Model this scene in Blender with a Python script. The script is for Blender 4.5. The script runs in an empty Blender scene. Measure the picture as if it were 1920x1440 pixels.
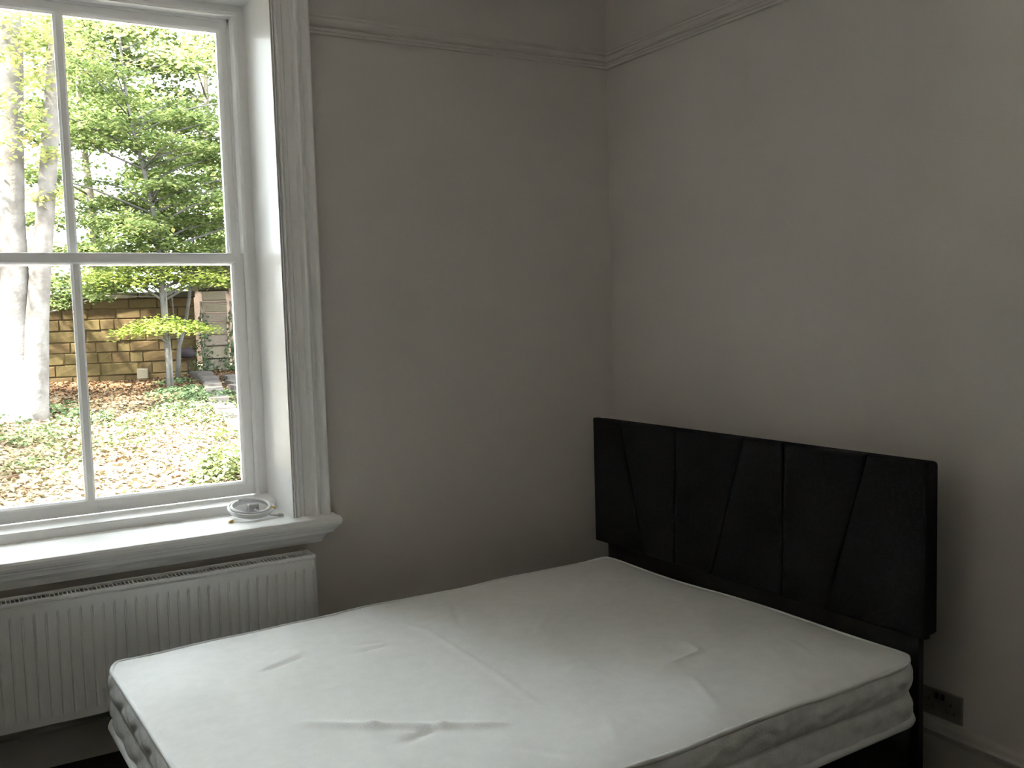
import bpy, bmesh, math, random
import numpy as np
from mathutils import Vector, Matrix

# ------------------------------------------------------------------ camera
sc = bpy.context.scene
col = sc.collection
cam_d = bpy.data.cameras.new('camera')
cam = bpy.data.objects.new('camera', cam_d)
col.objects.link(cam)
F = Vector((0.50458, 0.85949, -0.08172)); RR = Vector((0.86083, -0.50809, -0.02867)); UU = Vector((0.06616, 0.05588, 0.99624))
m = Matrix.Identity(4)
for i in range(3):
    m[i][0] = RR[i]; m[i][1] = UU[i]; m[i][2] = -F[i]
m[0][3], m[1][3], m[2][3] = -2.5182, -3.4080, 1.4634
cam.matrix_world = m
cam_d.sensor_width = 36.0
cam_d.lens = 36.0 * 1794.3 / 1920.0
cam_d.clip_start = 0.05
cam_d.clip_end = 300
sc.camera = cam

# ------------------------------------------------------------------ sky, sun, exposure
SKY = 1.8
world = bpy.data.worlds.new('overcast_sky')
sc.world = world
world.use_nodes = True
bg = world.node_tree.nodes['Background']
# standard overcast sky: zenith three times as bright as the horizon
wn = world.node_tree
w_tc = wn.nodes.new('ShaderNodeTexCoord'); w_sep = wn.nodes.new('ShaderNodeSeparateXYZ')
w_map = wn.nodes.new('ShaderNodeMapRange')
w_map.inputs['From Min'].default_value = 0.0; w_map.inputs['From Max'].default_value = 1.0
w_map.inputs['To Min'].default_value = 1.0 / 3; w_map.inputs['To Max'].default_value = 1.0
w_mul = wn.nodes.new('ShaderNodeMath'); w_mul.operation = 'MULTIPLY'
w_mul.inputs[1].default_value = SKY
wn.links.new(w_tc.outputs['Generated'], w_sep.inputs[0]); wn.links.new(w_sep.outputs['Z'], w_map.inputs['Value'])
wn.links.new(w_map.outputs[0], w_mul.inputs[0]); wn.links.new(w_mul.outputs[0], bg.inputs[1])
bg.inputs[0].default_value = (0.90, 0.97, 1.05, 1)
sun_d = bpy.data.lights.new('sun', 'SUN')
sun = bpy.data.objects.new('sun', sun_d)
col.objects.link(sun)
sun_d.energy = 6.0
sun_d.angle = math.radians(4)
sun_d.color = (1.0, 0.95, 0.85)
sun.rotation_euler = Vector((0.60, 0.20, -0.95)).to_track_quat('-Z', 'Y').to_euler()
vs = sc.view_settings
vs.view_transform = 'Standard'
vs.look = 'None'
vs.gamma = 1.0
vs.use_curve_mapping = False
vs.exposure = 4.08
sc.cycles.max_bounces = 20
sc.cycles.diffuse_bounces = 14
sc.cycles.transparent_max_bounces = 16
sc.cycles.use_denoising = True

rnd = random.Random(7)
nr = np.random.default_rng(11)

# ------------------------------------------------------------------ materials
def mat(name, c1, c2=None, scale=8.0, rough=0.6, bump=0.0, bscale=60.0, metal=0.0, spec=0.5, sheen=0.0, coords='Object'):
    M = bpy.data.materials.new(name); M.use_nodes = True
    nt = M.node_tree; b = nt.nodes['Principled BSDF']
    b.inputs['Roughness'].default_value = rough
    b.inputs['Metallic'].default_value = metal
    b.inputs['Specular IOR Level'].default_value = spec
    if sheen: b.inputs['Sheen Weight'].default_value = sheen
    tc = nt.nodes.new('ShaderNodeTexCoord')
    if c2 is None:
        b.inputs['Base Color'].default_value = (*c1, 1)
    else:
        n = nt.nodes.new('ShaderNodeTexNoise'); n.inputs['Scale'].default_value = scale; n.inputs['Detail'].default_value = 5
        nt.links.new(tc.outputs[coords], n.inputs['Vector'])
        r = nt.nodes.new('ShaderNodeValToRGB')
        r.color_ramp.elements[0].position = 0.35; r.color_ramp.elements[0].color = (*c1, 1)
        r.color_ramp.elements[1].position = 0.68; r.color_ramp.elements[1].color = (*c2, 1)
        nt.links.new(n.outputs['Fac'], r.inputs['Fac']); nt.links.new(r.outputs['Color'], b.inputs['Base Color'])
    if bump:
        n2 = nt.nodes.new('ShaderNodeTexNoise'); n2.inputs['Scale'].default_value = bscale; n2.inputs['Detail'].default_value = 3
        nt.links.new(tc.outputs[coords], n2.inputs['Vector'])
        bp = nt.nodes.new('ShaderNodeBump'); bp.inputs['Strength'].default_value = bump; bp.inputs['Distance'].default_value = 0.01
        nt.links.new(n2.outputs['Fac'], bp.inputs['Height']); nt.links.new(bp.outputs['Normal'], b.inputs['Normal'])
    return M

def leaf_mat(name, stops, trans=0.35):
    M = bpy.data.materials.new(name); M.use_nodes = True
    nt = M.node_tree; nt.nodes.remove(nt.nodes['Principled BSDF'])
    out = nt.nodes['Material Output']
    at = nt.nodes.new('ShaderNodeAttribute'); at.attribute_name = 'tint'
    r = nt.nodes.new('ShaderNodeValToRGB')
    el = r.color_ramp.elements
    el[0].position = stops[0][0]; el[0].color = (*stops[0][1], 1)
    el[1].position = stops[-1][0]; el[1].color = (*stops[-1][1], 1)
    for p, c in stops[1:-1]:
        e = el.new(p); e.color = (*c, 1)
    d = nt.nodes.new('ShaderNodeBsdfDiffuse'); t = nt.nodes.new('ShaderNodeBsdfTranslucent'); mx = nt.nodes.new('ShaderNodeMixShader')
    mx.inputs[0].default_value = trans
    nt.links.new(at.outputs['Fac'], r.inputs['Fac'])
    nt.links.new(r.outputs['Color'], d.inputs['Color']); nt.links.new(r.outputs['Color'], t.inputs['Color'])
    nt.links.new(d.outputs[0], mx.inputs[1]); nt.links.new(t.outputs[0], mx.inputs[2]); nt.links.new(mx.outputs[0], out.inputs['Surface'])
    return M

def glass_mat():
    M = bpy.data.materials.new('window_glass'); M.use_nodes = True
    nt = M.node_tree; nt.nodes.remove(nt.nodes['Principled BSDF'])
    out = nt.nodes['Material Output']
    tr = nt.nodes.new('ShaderNodeBsdfTransparent'); tr.inputs[0].default_value = (0.97, 0.98, 0.97, 1)
    gl = nt.nodes.new('ShaderNodeBsdfGlossy'); gl.inputs['Roughness'].default_value = 0.0
    fr = nt.nodes.new('ShaderNodeFresnel'); fr.inputs['IOR'].default_value = 1.35
    mx = nt.nodes.new('ShaderNodeMixShader')
    nt.links.new(fr.outputs[0], mx.inputs[0]); nt.links.new(tr.outputs[0], mx.inputs[1]); nt.links.new(gl.outputs[0], mx.inputs[2])
    nt.links.new(mx.outputs[0], out.inputs['Surface'])
    return M

PAINT = mat('wall_paint', (0.655, 0.625, 0.60), (0.675, 0.645, 0.62), 3.0, 0.85, 0.12, 180.0, spec=0.2)
CEIL = mat('ceiling_paint', (0.89, 0.885, 0.87), (0.90, 0.895, 0.88), 3.0, 0.9, spec=0.2)
GLOSS = mat('white_gloss_paint', (0.88, 0.88, 0.88), (0.90, 0.90, 0.90), 12.0, 0.30, 0.05, 40.0)
RAIL = mat('picture_rail_paint', (0.62, 0.595, 0.57), (0.645, 0.62, 0.595), 9.0, 0.5)
SKIRT = mat('skirting_paint', (0.50, 0.48, 0.44), (0.54, 0.52, 0.48), 9.0, 0.45)
CARPET = mat('brown_carpet', (0.045, 0.034, 0.030), (0.070, 0.054, 0.047), 140.0, 0.98, 0.8, 420.0, spec=0.05)
RADW = mat('radiator_enamel', (0.84, 0.86, 0.86), (0.86, 0.88, 0.88), 5.0, 0.28, spec=0.7)
RADIN = mat('radiator_fins', (0.06, 0.055, 0.05), (0.09, 0.085, 0.075), 30.0, 0.7)
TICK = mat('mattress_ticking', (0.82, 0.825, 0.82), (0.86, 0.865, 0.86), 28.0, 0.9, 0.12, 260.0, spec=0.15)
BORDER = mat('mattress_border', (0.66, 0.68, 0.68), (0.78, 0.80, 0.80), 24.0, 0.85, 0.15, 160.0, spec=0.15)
TAPE = mat('mattress_tape', (0.74, 0.76, 0.76), (0.78, 0.80, 0.80), 30.0, 0.8)
HEADB = mat('charcoal_upholstery', (0.016, 0.015, 0.018), (0.024, 0.023, 0.027), 90.0, 0.95, 0.3, 400.0, spec=0.1)
STRUT = mat('black_strut', (0.012, 0.011, 0.012), (0.018, 0.017, 0.018), 20.0, 0.7)
SOCK = mat('socket_plate_metal', (0.26, 0.25, 0.24), (0.30, 0.29, 0.28), 40.0, 0.5, metal=0.3)
SOCKB = mat('socket_insert_black', (0.015, 0.015, 0.015), (0.02, 0.02, 0.02), 40.0, 0.4)
CABLE = mat('cable_pvc', (0.72, 0.72, 0.74), (0.76, 0.76, 0.78), 40.0, 0.4)
PLUGG = mat('plug_grey', (0.42, 0.42, 0.45), (0.48, 0.48, 0.5), 40.0, 0.45)
GOLD = mat('connector_brass', (0.70, 0.45, 0.12), (0.80, 0.55, 0.2), 60.0, 0.4, metal=0.6)
BRICKOUT = mat('house_stone', (0.42, 0.36, 0.27), (0.5, 0.43, 0.33), 6.0, 0.9, 0.4, 20.0)
GLASS = glass_mat()
STONE = [mat('sandstone_buff', (0.055, 0.038, 0.017), (0.077, 0.055, 0.026), 9.0, 0.95, 0.25, 22.0, spec=0.1),
         mat('sandstone_brown', (0.046, 0.030, 0.014), (0.068, 0.047, 0.022), 7.0, 0.95, 0.25, 22.0, spec=0.1),
         mat('sandstone_olive', (0.050, 0.037, 0.015), (0.073, 0.054, 0.024), 11.0, 0.95, 0.25, 22.0, spec=0.1)]
PALE = [mat('pier_stone_pink', (0.140, 0.112, 0.090), (0.174, 0.146, 0.120), 9.0, 0.95, 0.5, 30.0, spec=0.1),
        mat('pier_stone_cream', (0.140, 0.120, 0.084), (0.168, 0.148, 0.112), 9.0, 0.95, 0.5, 30.0, spec=0.1)]
MORTAR = mat('earthy_mortar', (0.041, 0.030, 0.015), (0.066, 0.050, 0.026), 14.0, 1.0, 0.6, 40.0, spec=0.05)
COPING = mat('mossy_coping', (0.022, 0.020, 0.013), (0.045, 0.042, 0.026), 8.0, 1.0, 0.6, 30.0, spec=0.05)
SOIL = mat('leafy_soil', (0.075, 0.050, 0.032), (0.129, 0.104, 0.068), 2.3, 1.0, 0.9, 16.0, spec=0.05)
BARKP = mat('pale_bark', (0.076, 0.067, 0.060), (0.138, 0.128, 0.117), 5.0, 0.95, 0.8, 22.0, spec=0.1)
BARKG = mat('grey_bark', (0.073, 0.069, 0.061), (0.113, 0.108, 0.098), 8.0, 0.95, 0.6, 30.0, spec=0.1)
BARKD = mat('dark_bark', (0.10, 0.085, 0.07), (0.19, 0.165, 0.135), 8.0, 0.95, 0.6, 30.0, spec=0.1)
STEPS = mat('step_stone', (0.047, 0.040, 0.035), (0.063, 0.056, 0.050), 7.0, 0.95, 0.5, 30.0, spec=0.1)
SHED = mat('shed_boards', (0.032, 0.019, 0.012), (0.049, 0.032, 0.021), 6.0, 0.9, 0.4, 30.0)
ORN = mat('dark_ornament', (0.02, 0.016, 0.018), (0.035, 0.028, 0.03), 10.0, 0.9, spec=0.05)
LGREEN = leaf_mat('beech_leaves', [(0.0, (0.054, 0.083, 0.029)), (0.5, (0.108, 0.144, 0.050)), (0.85, (0.187, 0.216, 0.079)), (1.0, (0.259, 0.223, 0.072))], 0.45)
LYELL = leaf_mat('bright_leaves', [(0.0, (0.144, 0.200, 0.036)), (0.6, (0.232, 0.280, 0.060)), (1.0, (0.320, 0.344, 0.104))], 0.45)
LPALE = leaf_mat('yellowing_leaves', [(0.0, (0.143, 0.180, 0.060)), (0.5, (0.262, 0.277, 0.112)), (1.0, (0.338, 0.300, 0.128))], 0.5)
LIVY = leaf_mat('ivy_leaves', [(0.0, (0.030, 0.054, 0.027)), (0.6, (0.072, 0.102, 0.051)), (1.0, (0.144, 0.162, 0.066))], 0.2)
LBROWN = leaf_mat('fallen_leaves', [(0.0, (0.056, 0.029, 0.015)), (0.35, (0.103, 0.059, 0.034)), (0.7, (0.159, 0.122, 0.071)), (1.0, (0.200, 0.179, 0.107))], 0.1)

# ------------------------------------------------------------------ mesh helpers
def mesh_obj(name, verts, faces, material, parent=None, smooth=False):
    me = bpy.data.meshes.new(name)
    me.from_pydata([tuple(v) for v in verts], [], faces)
    bm = bmesh.new(); bm.from_mesh(me); bmesh.ops.recalc_face_normals(bm, faces=bm.faces); bm.to_mesh(me); bm.free()
    if smooth:
        me.polygons.foreach_set('use_smooth', [True] * len(me.polygons))
    me.materials.append(material)
    return link(name, me, parent)

def link(name, me, parent=None):
    o = bpy.data.objects.new(name, me)
    col.objects.link(o)
    if parent is not None: o.parent = parent
    return o

def empty(name, loc=(0, 0, 0), rz=0.0, parent=None):
    o = bpy.data.objects.new(name, None)
    o.empty_display_size = 0.1
    col.objects.link(o); o.location = loc; o.rotation_euler = (0, 0, rz)
    if parent is not None: o.parent = parent
    return o

def tag(o, label, cat=None, group=None, kind=None):
    o['label'] = label
    if cat: o['category'] = cat
    if group: o['group'] = group
    if kind: o['kind'] = kind
    return o

class MB:
    def __init__(self): self.v = []; self.f = []
    def add(self, v, f):
        n = len(self.v); self.v += [tuple(p) for p in v]; self.f += [tuple(i + n for i in q) for q in f]; return self
    def box(self, x0, x1, y0, y1, z0, z1):
        v = [(x0, y0, z0), (x1, y0, z0), (x1, y1, z0), (x0, y1, z0), (x0, y0, z1), (x1, y0, z1), (x1, y1, z1), (x0, y1, z1)]
        return self.add(v, [(0, 3, 2, 1), (4, 5, 6, 7), (0, 1, 5, 4), (1, 2, 6, 5), (2, 3, 7, 6), (3, 0, 4, 7)])
    def loft(self, rings, closed=True, caps=False):
        k = len(rings[0]); v = [p for r in rings for p in r]; f = []
        for i in range(len(rings) - 1):
            for j in range(k if closed else k - 1):
                a = i * k + j; b = i * k + (j + 1) % k
                f.append((a, b, b + k, a + k))
        if caps:
            f.append(tuple(range(k - 1, -1, -1))); f.append(tuple(range((len(rings) - 1) * k, len(rings) * k)))
        return self.add(v, f)
    def tube(self, pts, rad, n=8, caps=True, closed=False):
        pts = [Vector(p) for p in pts]
        if not hasattr(rad, '__len__'): rad = [rad] * len(pts)
        rings = []; up = None
        N = len(pts)
        for i, p in enumerate(pts):
            if closed: t = (pts[(i + 1) % N] - pts[(i - 1) % N])
            else: t = (pts[min(i + 1, N - 1)] - pts[max(i - 1, 0)])
            t.normalize()
            if up is None:
                up = Vector((0, 0, 1)) if abs(t.z) < 0.9 else Vector((1, 0, 0))
            s = t.cross(up); s.normalize(); up = s.cross(t); up.normalize()
            rings.append([p + (s * math.cos(a) + up * math.sin(a)) * rad[i] for a in [2 * math.pi * j / n for j in range(n)]])
        if closed: rings.append(rings[0])
        return self.loft(rings, True, caps and not closed)
    def build(self, name, material, parent=None, smooth=False):
        return mesh_obj(name, self.v, self.f, material, parent, smooth)

def bevel(o, w, seg=2):
    md = o.modifiers.new('bevel', 'BEVEL'); md.width = w; md.segments = seg; md.limit_method = 'ANGLE'; md.angle_limit = math.radians(40)
    return o

def box(name, b, material, parent=None, bev=0.0):
    o = MB().box(*b).build(name, material, parent)
    if bev: bevel(o, bev)
    return o

# ------------------------------------------------------------------ the room shell
XL, YB, ZC = -3.60, -4.20, 2.95          # left wall, back wall, ceiling
WXL, WXR, WZ0, WZ1 = -2.750, -1.472, 0.711, 2.618     # reveal of the window
XC = (WXL + WXR) / 2

fl = box('floor', (XL, 0, YB, 0, -0.12, 0.0), CARPET)
tag(fl, 'dark brown carpet floor below the radiator and bed', 'floor', kind='structure')
ce = box('ceiling', (XL - 0.2, 0.2, YB - 0.2, 0.42, ZC, ZC + 0.2), CEIL)
tag(ce, 'plain white ceiling above the picture rail', 'ceiling', kind='structure')
w = MB()
w.box(XL - 0.2, WXL - 0.02, 0, 0.42, -0.12, ZC)
w.box(WXR + 0.02, 0.2, 0, 0.42, -0.12, ZC)
w.box(WXL - 0.02, WXR + 0.02, 0, 0.42, -0.12, WZ0 - 0.05)
w.box(WXL - 0.02, WXR + 0.02, 0, 0.42, WZ1 + 0.02, ZC)
wo = w.build('wall_window', PAINT)
tag(wo, 'warm off-white plaster wall that holds the sash window', 'wall', kind='structure')
o = box('wall_headboard', (0, 0.2, YB - 0.2, 0, -0.12, ZC), PAINT)
tag(o, 'warm off-white plaster wall behind the dark headboard', 'wall', kind='structure')
o = box('wall_left', (XL - 0.2, XL, YB - 0.2, 0, -0.12, ZC), PAINT)
tag(o, 'off-white plaster wall to the left of the window', 'wall', kind='structure')
o = box('wall_back', (XL, 0, YB - 0.2, YB, -0.12, ZC), PAINT)
tag(o, 'off-white plaster wall facing the window', 'wall', kind='structure')

# picture rail: three small steps, mitred into the corner
rail_prof = [(0.0, 2.462), (0.012, 2.462), (0.014, 2.470), (0.020, 2.472), (0.022, 2.480), (0.017, 2.484), (0.026, 2.490),
             (0.030, 2.500), (0.030, 2.508), (0.024, 2.514), (0.026, 2.522), (0.022, 2.528), (0.0, 2.530)]
def rail_x(x0, mit0, x1, mit1):
    a = [(x0 + mit0 * d, -d, z) for d, z in rail_prof]; b = [(x1 + mit1 * d, -d, z) for d, z in rail_prof]
    return MB().loft([a, b], True, True)
t1 = rail_x(-1.337, 0, 0, -1)
o = t1.build('trim_1', RAIL); tag(o, 'moulded picture rail between window architrave and room corner', 'picture rail', kind='structure')
o = rail_x(XL, 0, -2.885, 0).build('trim_2', RAIL); tag(o, 'moulded picture rail left of the window', 'picture rail', kind='structure')
a = [(-d, -d, z) for d, z in rail_prof]; b = [(-d, YB, z) for d, z in rail_prof]
o = MB().loft([a, b], True, True).build('trim_3', RAIL); tag(o, 'moulded picture rail running high above the headboard', 'picture rail', kind='structure')

# skirting boards: plain board with a moulded top
sk_prof = [(0.0, 0.0), (0.018, 0.0), (0.018, 0.118), (0.012, 0.122), (0.012, 0.128), (0.024, 0.132), (0.025, 0.142), (0.018, 0.150), (0.014, 0.162), (0.008, 0.170), (0.0, 0.170)]
a = [(-d, -d, z) for d, z in sk_prof]; b = [(-d, YB, z) for d, z in sk_prof]
o = MB().loft([a, b], True, True).build('baseboard_headboard', SKIRT); tag(o, 'moulded skirting board below the wall socket', 'skirting', kind='structure')
a = [(XL, -d, z) for d, z in sk_prof]; b = [(-d, -d, z) for d, z in sk_prof]
o = MB().loft([a, b], True, True).build('baseboard_window', SKIRT); tag(o, 'moulded skirting board behind and below the radiator', 'skirting', kind='structure')

# ------------------------------------------------------------------ the sash window
win = empty('window_1', (XC, 0.3, WZ0)); tag(win, 'tall white sash window with two panes in each sash', 'window', kind='structure')
win_inv = Matrix.Translation((-XC, -0.3, -WZ0))
def wpart(mb, name, material, smooth=False, parent=None, bev=0.0):
    # geometry is written in room coordinates; move it into the window's frame
    mb.v = [tuple(Vector(p) + Vector((-XC, -0.3, -WZ0))) for p in mb.v]
    o = mb.build(name, material, parent or win, smooth)
    if bev: bevel(o, bev)
    return o

arch = [(0.0, 0.0), (0.0, 0.019), (0.002, 0.020), (0.0025, 0.002), (0.005, 0.002), (0.0055, 0.021), (0.009, 0.021), (0.0095, 0.001), (0.0135, 0.001),
        (0.015, 0.018), (0.019, 0.026), (0.024, 0.026), (0.028, 0.019), (0.030, 0.009), (0.044, 0.009), (0.0455, 0.014), (0.048, 0.009), (0.074, 0.009), (0.077, 0.018), (0.080, 0.036), (0.087, 0.042),
        (0.093, 0.039), (0.0945, 0.018), (0.108, 0.018), (0.112, 0.032), (0.119, 0.049), (0.129, 0.051), (0.135, 0.045), (0.136, 0.0)]
rj = MB().loft([[(WXR + d, -h, WZ0) for d, h in arch], [(WXR + d, -h, WZ1 + d) for d, h in arch]], True, True)
wpart(rj, 'architrave', GLOSS)
lj = MB().loft([[(WXL - d, -h, WZ0) for d, h in arch], [(WXL - d, -h, WZ1 + d) for d, h in arch]], True, True)
wpart(lj, 'architrave', GLOSS)
hj = MB().loft([[(WXL - d, -h, WZ1 + d) for d, h in arch], [(WXR + d, -h, WZ1 + d) for d, h in arch]], True, True)
wpart(hj, 'architrave', GLOSS)

wpart(MB().box(WXR, WXR + 0.019, 0.0, 0.30, WZ0, WZ1 + 0.019), 'reveal_lining', GLOSS)
wpart(MB().box(WXL - 0.019, WXL, 0.0, 0.30, WZ0, WZ1 + 0.019), 'reveal_lining', GLOSS)
wpart(MB().box(WXL, WXR, 0.0, 0.30, WZ1, WZ1 + 0.019), 'reveal_lining', GLOSS)

FI = 0.047     # visible width of the box frame
def rect(x0, x1, z0, z1, y): return [(x0, y, z0), (x1, y, z0), (x1, y, z1), (x0, y, z1)]
fr = MB()
x0, x1, zt = WXL - 0.019, WXR + 0.019, WZ1 + 0.019
xi0, xi1, zi = WXL + FI, WXR - FI, WZ1 - 0.042
for bx_ in ((x0, xi0, 0.30, 0.40, WZ0 - 0.04, zt), (xi1, x1, 0.30, 0.40, WZ0 - 0.04, zt), (xi0, xi1, 0.30, 0.40, zi, zt)): fr.box(*bx_)
wpart(fr, 'box_frame', GLOSS)
# staff bead round the inside of the box frame
def bead_jamb(x0, x1):
    return MB().loft([[(x0, 0.30, z), (x0, 0.291, z), (x0 + (x1 - x0) * .3, 0.287, z), (x0 + (x1 - x0) * .75, 0.287, z), (x1, 0.291, z), (x1, 0.30, z)] for z in (0.756, zi)], True, True)
wpart(bead_jamb(xi1 - 0.001, xi1 + 0.014), 'staff_bead', GLOSS)
wpart(bead_jamb(xi0 - 0.014, xi0 + 0.001), 'staff_bead', GLOSS)
wpart(MB().loft([[(x, 0.30, zi - .001), (x, 0.291, zi - .001), (x, 0.287, zi + .004), (x, 0.287, zi + .010), (x, 0.291, zi + .014), (x, 0.30, zi + .014)] for x in (xi0 - .013, xi1 + .013)], True, True), 'staff_bead', GLOSS)
# parting beads between the two sashes
for xa in (xi0, xi1 - 0.010): wpart(MB().box(xa, xa + 0.010, 0.3435, 0.3505, 0.77, zi), 'parting_bead', GLOSS)
wpart(MB().box(xi0, xi1, 0.3435, 0.3505, zi - 0.010, zi), 'parting_bead', GLOSS)

def sash(name, x0, x1, z0, z1, wl, wr, wb, wt, yf, yg, yb):
    rings = []
    mo = 0.012
    def ring(k, y):   # k = how far towards the glass: 0 outer edge, 1 start of the moulding, 2 glass
        e = [0, None, None]
        f = lambda wv: 0 if k == 0 else (wv - mo if k == 1 else (wv - mo * .55 if k == 1.5 else wv))
        return rect(x0 + f(wl), x1 - f(wr), z0 + f(wb), z1 - f(wt), y)
    rings = [ring(0, yb), ring(0, yf), ring(1, yf), ring(1, yf + 0.003), ring(1.5, yf + 0.007), ring(2, yg - 0.002), ring(2, yb), ring(0, yb)]
    mb = MB().loft(rings)
    o = wpart(mb, name, GLOSS)
    gx0, gx1, gz0, gz1 = x0 + wl, x1 - wr, z0 + wb, z1 - wt
    xb = (gx0 + gx1) / 2
    prof = [(-0.009, yf + 0.004), (0.009, yf + 0.004), (0.010, yf + 0.010), (0.017, yg - 0.003), (0.017, yg + 0.005), (0.010, yb), (-0.010, yb), (-0.017, yg + 0.005), (-0.017, yg - 0.003), (-0.010, yf + 0.010)]
    g = wpart(MB().loft([[(xb + dx, y, z) for dx, y in prof] for z in (gz0 - 0.004, gz1 + 0.004)], True, True), 'glazing_bar', GLOSS, parent=o)
    for xa, xbb in ((gx0 - 0.006, xb - 0.008), (xb + 0.008, gx1 + 0.006)):
        wpart(MB().box(xa, xbb, yg - 0.0015, yg + 0.0015, gz0 - 0.006, gz1 + 0.006), 'pane', GLASS, parent=o)
    return o
sash('lower_sash', xi0 + 0.001, xi1 - 0.001, 0.7585, 1.692, 0.042, 0.042, 0.052, 0.043, 0.303, 0.325, 0.342)
sash('upper_sash', xi0 + 0.001, xi1 - 0.001, 1.655, zi - 0.001, 0.042, 0.042, 0.043, 0.046, 0.352, 0.374, 0.392)
wpart(MB().box(xi0 + 0.012, xi1 - 0.012, 0.3425, 0.3515, 1.655, 1.688), 'meeting_rail_lip', GLOSS)

# frame sill: riser with a gently sloping top, then the window board with a moulded nose
wpart(MB().loft([[(x, 0.20, 0.711), (x, 0.198, 0.738), (x, 0.203, 0.744), (x, 0.302, 0.755), (x, 0.40, 0.745), (x, 0.40, 0.67), (x, 0.20, 0.67)] for x in (WXL, WXR)], True, True), 'frame_sill', GLOSS)
nose = [(0.030, 0.612), (0.034, 0.622), (0.040, 0.634), (0.052, 0.645), (0.066, 0.650), (0.068, 0.656), (0.072, 0.664), (0.080, 0.670), (0.082, 0.676), (0.088, 0.680), (0.0925, 0.690), (0.0925, 0.701), (0.088, 0.709), (0.082, 0.711)]
bd = MB()
xw0, xw1 = -2.816, -1.404
full = lambda xs, sgn: [(xs + sgn * p, -p, z) for p, z in nose]
bd.loft([full(xw0, -1), full(xw1, 1)], closed=False)
bd.loft([full(xw1, 1), [(xw1 + p, 0.0, z) for p, z in nose]], closed=False)
bd.loft([[(xw0 - p, 0.0, z) for p, z in nose], full(xw0, -1)], closed=False)
pt = nose[-1][0]; pb = nose[0][0]
bd.add([(xw0 - pt, -pt, 0.711), (xw1 + pt, -pt, 0.711), (xw1 + pt, 0, 0.711), (xw0 - pt, 0, 0.711)], [(0, 1, 2, 3)])
bd.add([(WXL, 0, 0.711), (WXR, 0, 0.711), (WXR, 0.20, 0.711), (WXL, 0.20, 0.711)], [(0, 1, 2, 3)])
bd.add([(xw0 - pb, -pb, 0.612), (xw1 + pb, -pb, 0.612), (xw1 + pb, 0, 0.612), (xw0 - pb, 0, 0.612)], [(0, 1, 2, 3)])
wpart(bd, 'window_board', GLOSS)
wpart(MB().box(WXL - 0.1, WXR + 0.1, 0.40, 0.52, 0.60, 0.68), 'stone_sill', BRICKOUT)

# ------------------------------------------------------------------ radiator
RX0, RX1, RZ0, RZ1 = -2.790, -1.432, 0.183, 0.592
rad = empty('radiator', ((RX0 + RX1) / 2, -0.085, RZ0)); tag(rad, 'white ribbed panel radiator with top grille under the window sill', 'radiator')
def rpart(mb, name, material, smooth=False):
    L = rad.location
    mb.v = [(p[0] - L.x, p[1] - L.y, p[2] - L.z) for p in mb.v]
    return mb.build(name, material, rad, smooth)
def panel(yf, sign):
    pitch = 0.03333; x0, x1 = RX0 + 0.006, RX1 - 0.006
    n = int((x1 - x0) / pitch); off = ((x1 - x0) - n * pitch) / 2
    xs = [x0]; hs = [0.0]
    for k in range(n + 1):
        xc_ = x0 + off + k * pitch
        for dx, h in ((-0.0045, 0.0), (-0.003, 0.45), (-0.0012, 0.95), (0.0012, 0.95), (0.003, 0.45), (0.0045, 0.0)):
            if x0 < xc_ + dx < x1: xs.append(xc_ + dx); hs.append(h)
        for dx, h in ((0.0105, -0.12), (0.0167, -0.22), (0.0228, -0.12)):
            if k < n: xs.append(xc_ + dx); hs.append(h)
    xs.append(x1); hs.append(0.0)
    zs = [RZ0, RZ0 + 0.004, RZ0 + 0.020, RZ0 + 0.028, RZ0 + 0.036, RZ0 + 0.044, (RZ0 + RZ1) / 2, RZ1 - 0.062, RZ1 - 0.054, RZ1 - 0.046, RZ1 - 0.038, RZ1 - 0.018, RZ1 - 0.013]
    am = [0, 0, 0, 0.15, 0.6, 1, 1, 1, 0.6, 0.15, 0, 0, 0]
    lip = [0.010, 0, 0, 0, 0, 0, 0, 0, 0, 0, 0, 0, 0.004]
    rings = [[(x, yf + sign * (0.0085 * h * a + l), z) for x, h in zip(xs, hs)] for z, a, l in zip(zs, am, lip)]
    return MB().loft(rings, closed=False)
rpart(panel(-0.131, 1), 'front_panel', RADW)
rpart(panel(-0.042, -1), 'rear_panel', RADW)
fins = MB()
for k in range(68): fins.box(RX0 + 0.03 + k * 0.0195, RX0 + 0.032 + k * 0.0195, -0.115, -0.055, RZ0 + 0.03, RZ1 - 0.03)
fo = rpart(fins, 'convector_fins', RADIN); fo['kind'] = 'stuff'
rim = MB()
rim.box(RX0, RX1, -0.134, -0.121, RZ1 - 0.011, RZ1); rim.box(RX0, RX1, -0.049, -0.039, RZ1 - 0.011, RZ1)
o = rpart(rim, 'grille_rim', RADW); bevel(o, 0.002)
for xa, xb in ((RX0, RX0 + 0.005), (RX1 - 0.005, RX1)):
    o = rpart(MB().box(xa, xb, -0.134, -0.039, RZ0 + 0.004, RZ1 + 0.001), 'side_panel', RADW); bevel(o, 0.002)
bars = MB()
k = 0; xb = RX0 + 0.010
while xb < RX1 - 0.010:
    bars.box(xb, xb + 0.0026, -0.121, -0.049, RZ1 - 0.013, RZ1 - 0.007); xb += 0.0125
bars.box(RX0 + 0.005, RX1 - 0.005, -0.086, -0.084, RZ1 - 0.013, RZ1 - 0.008)
o = rpart(bars, 'grille_bars', RADW); o['kind'] = 'stuff'
for xa in (RX0 + 0.2, RX1 - 0.2):
    rpart(MB().box(xa, xa + 0.03, -0.045, -0.001, RZ0 + 0.05, RZ1 - 0.05), 'wall_bracket', RADW)
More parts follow.
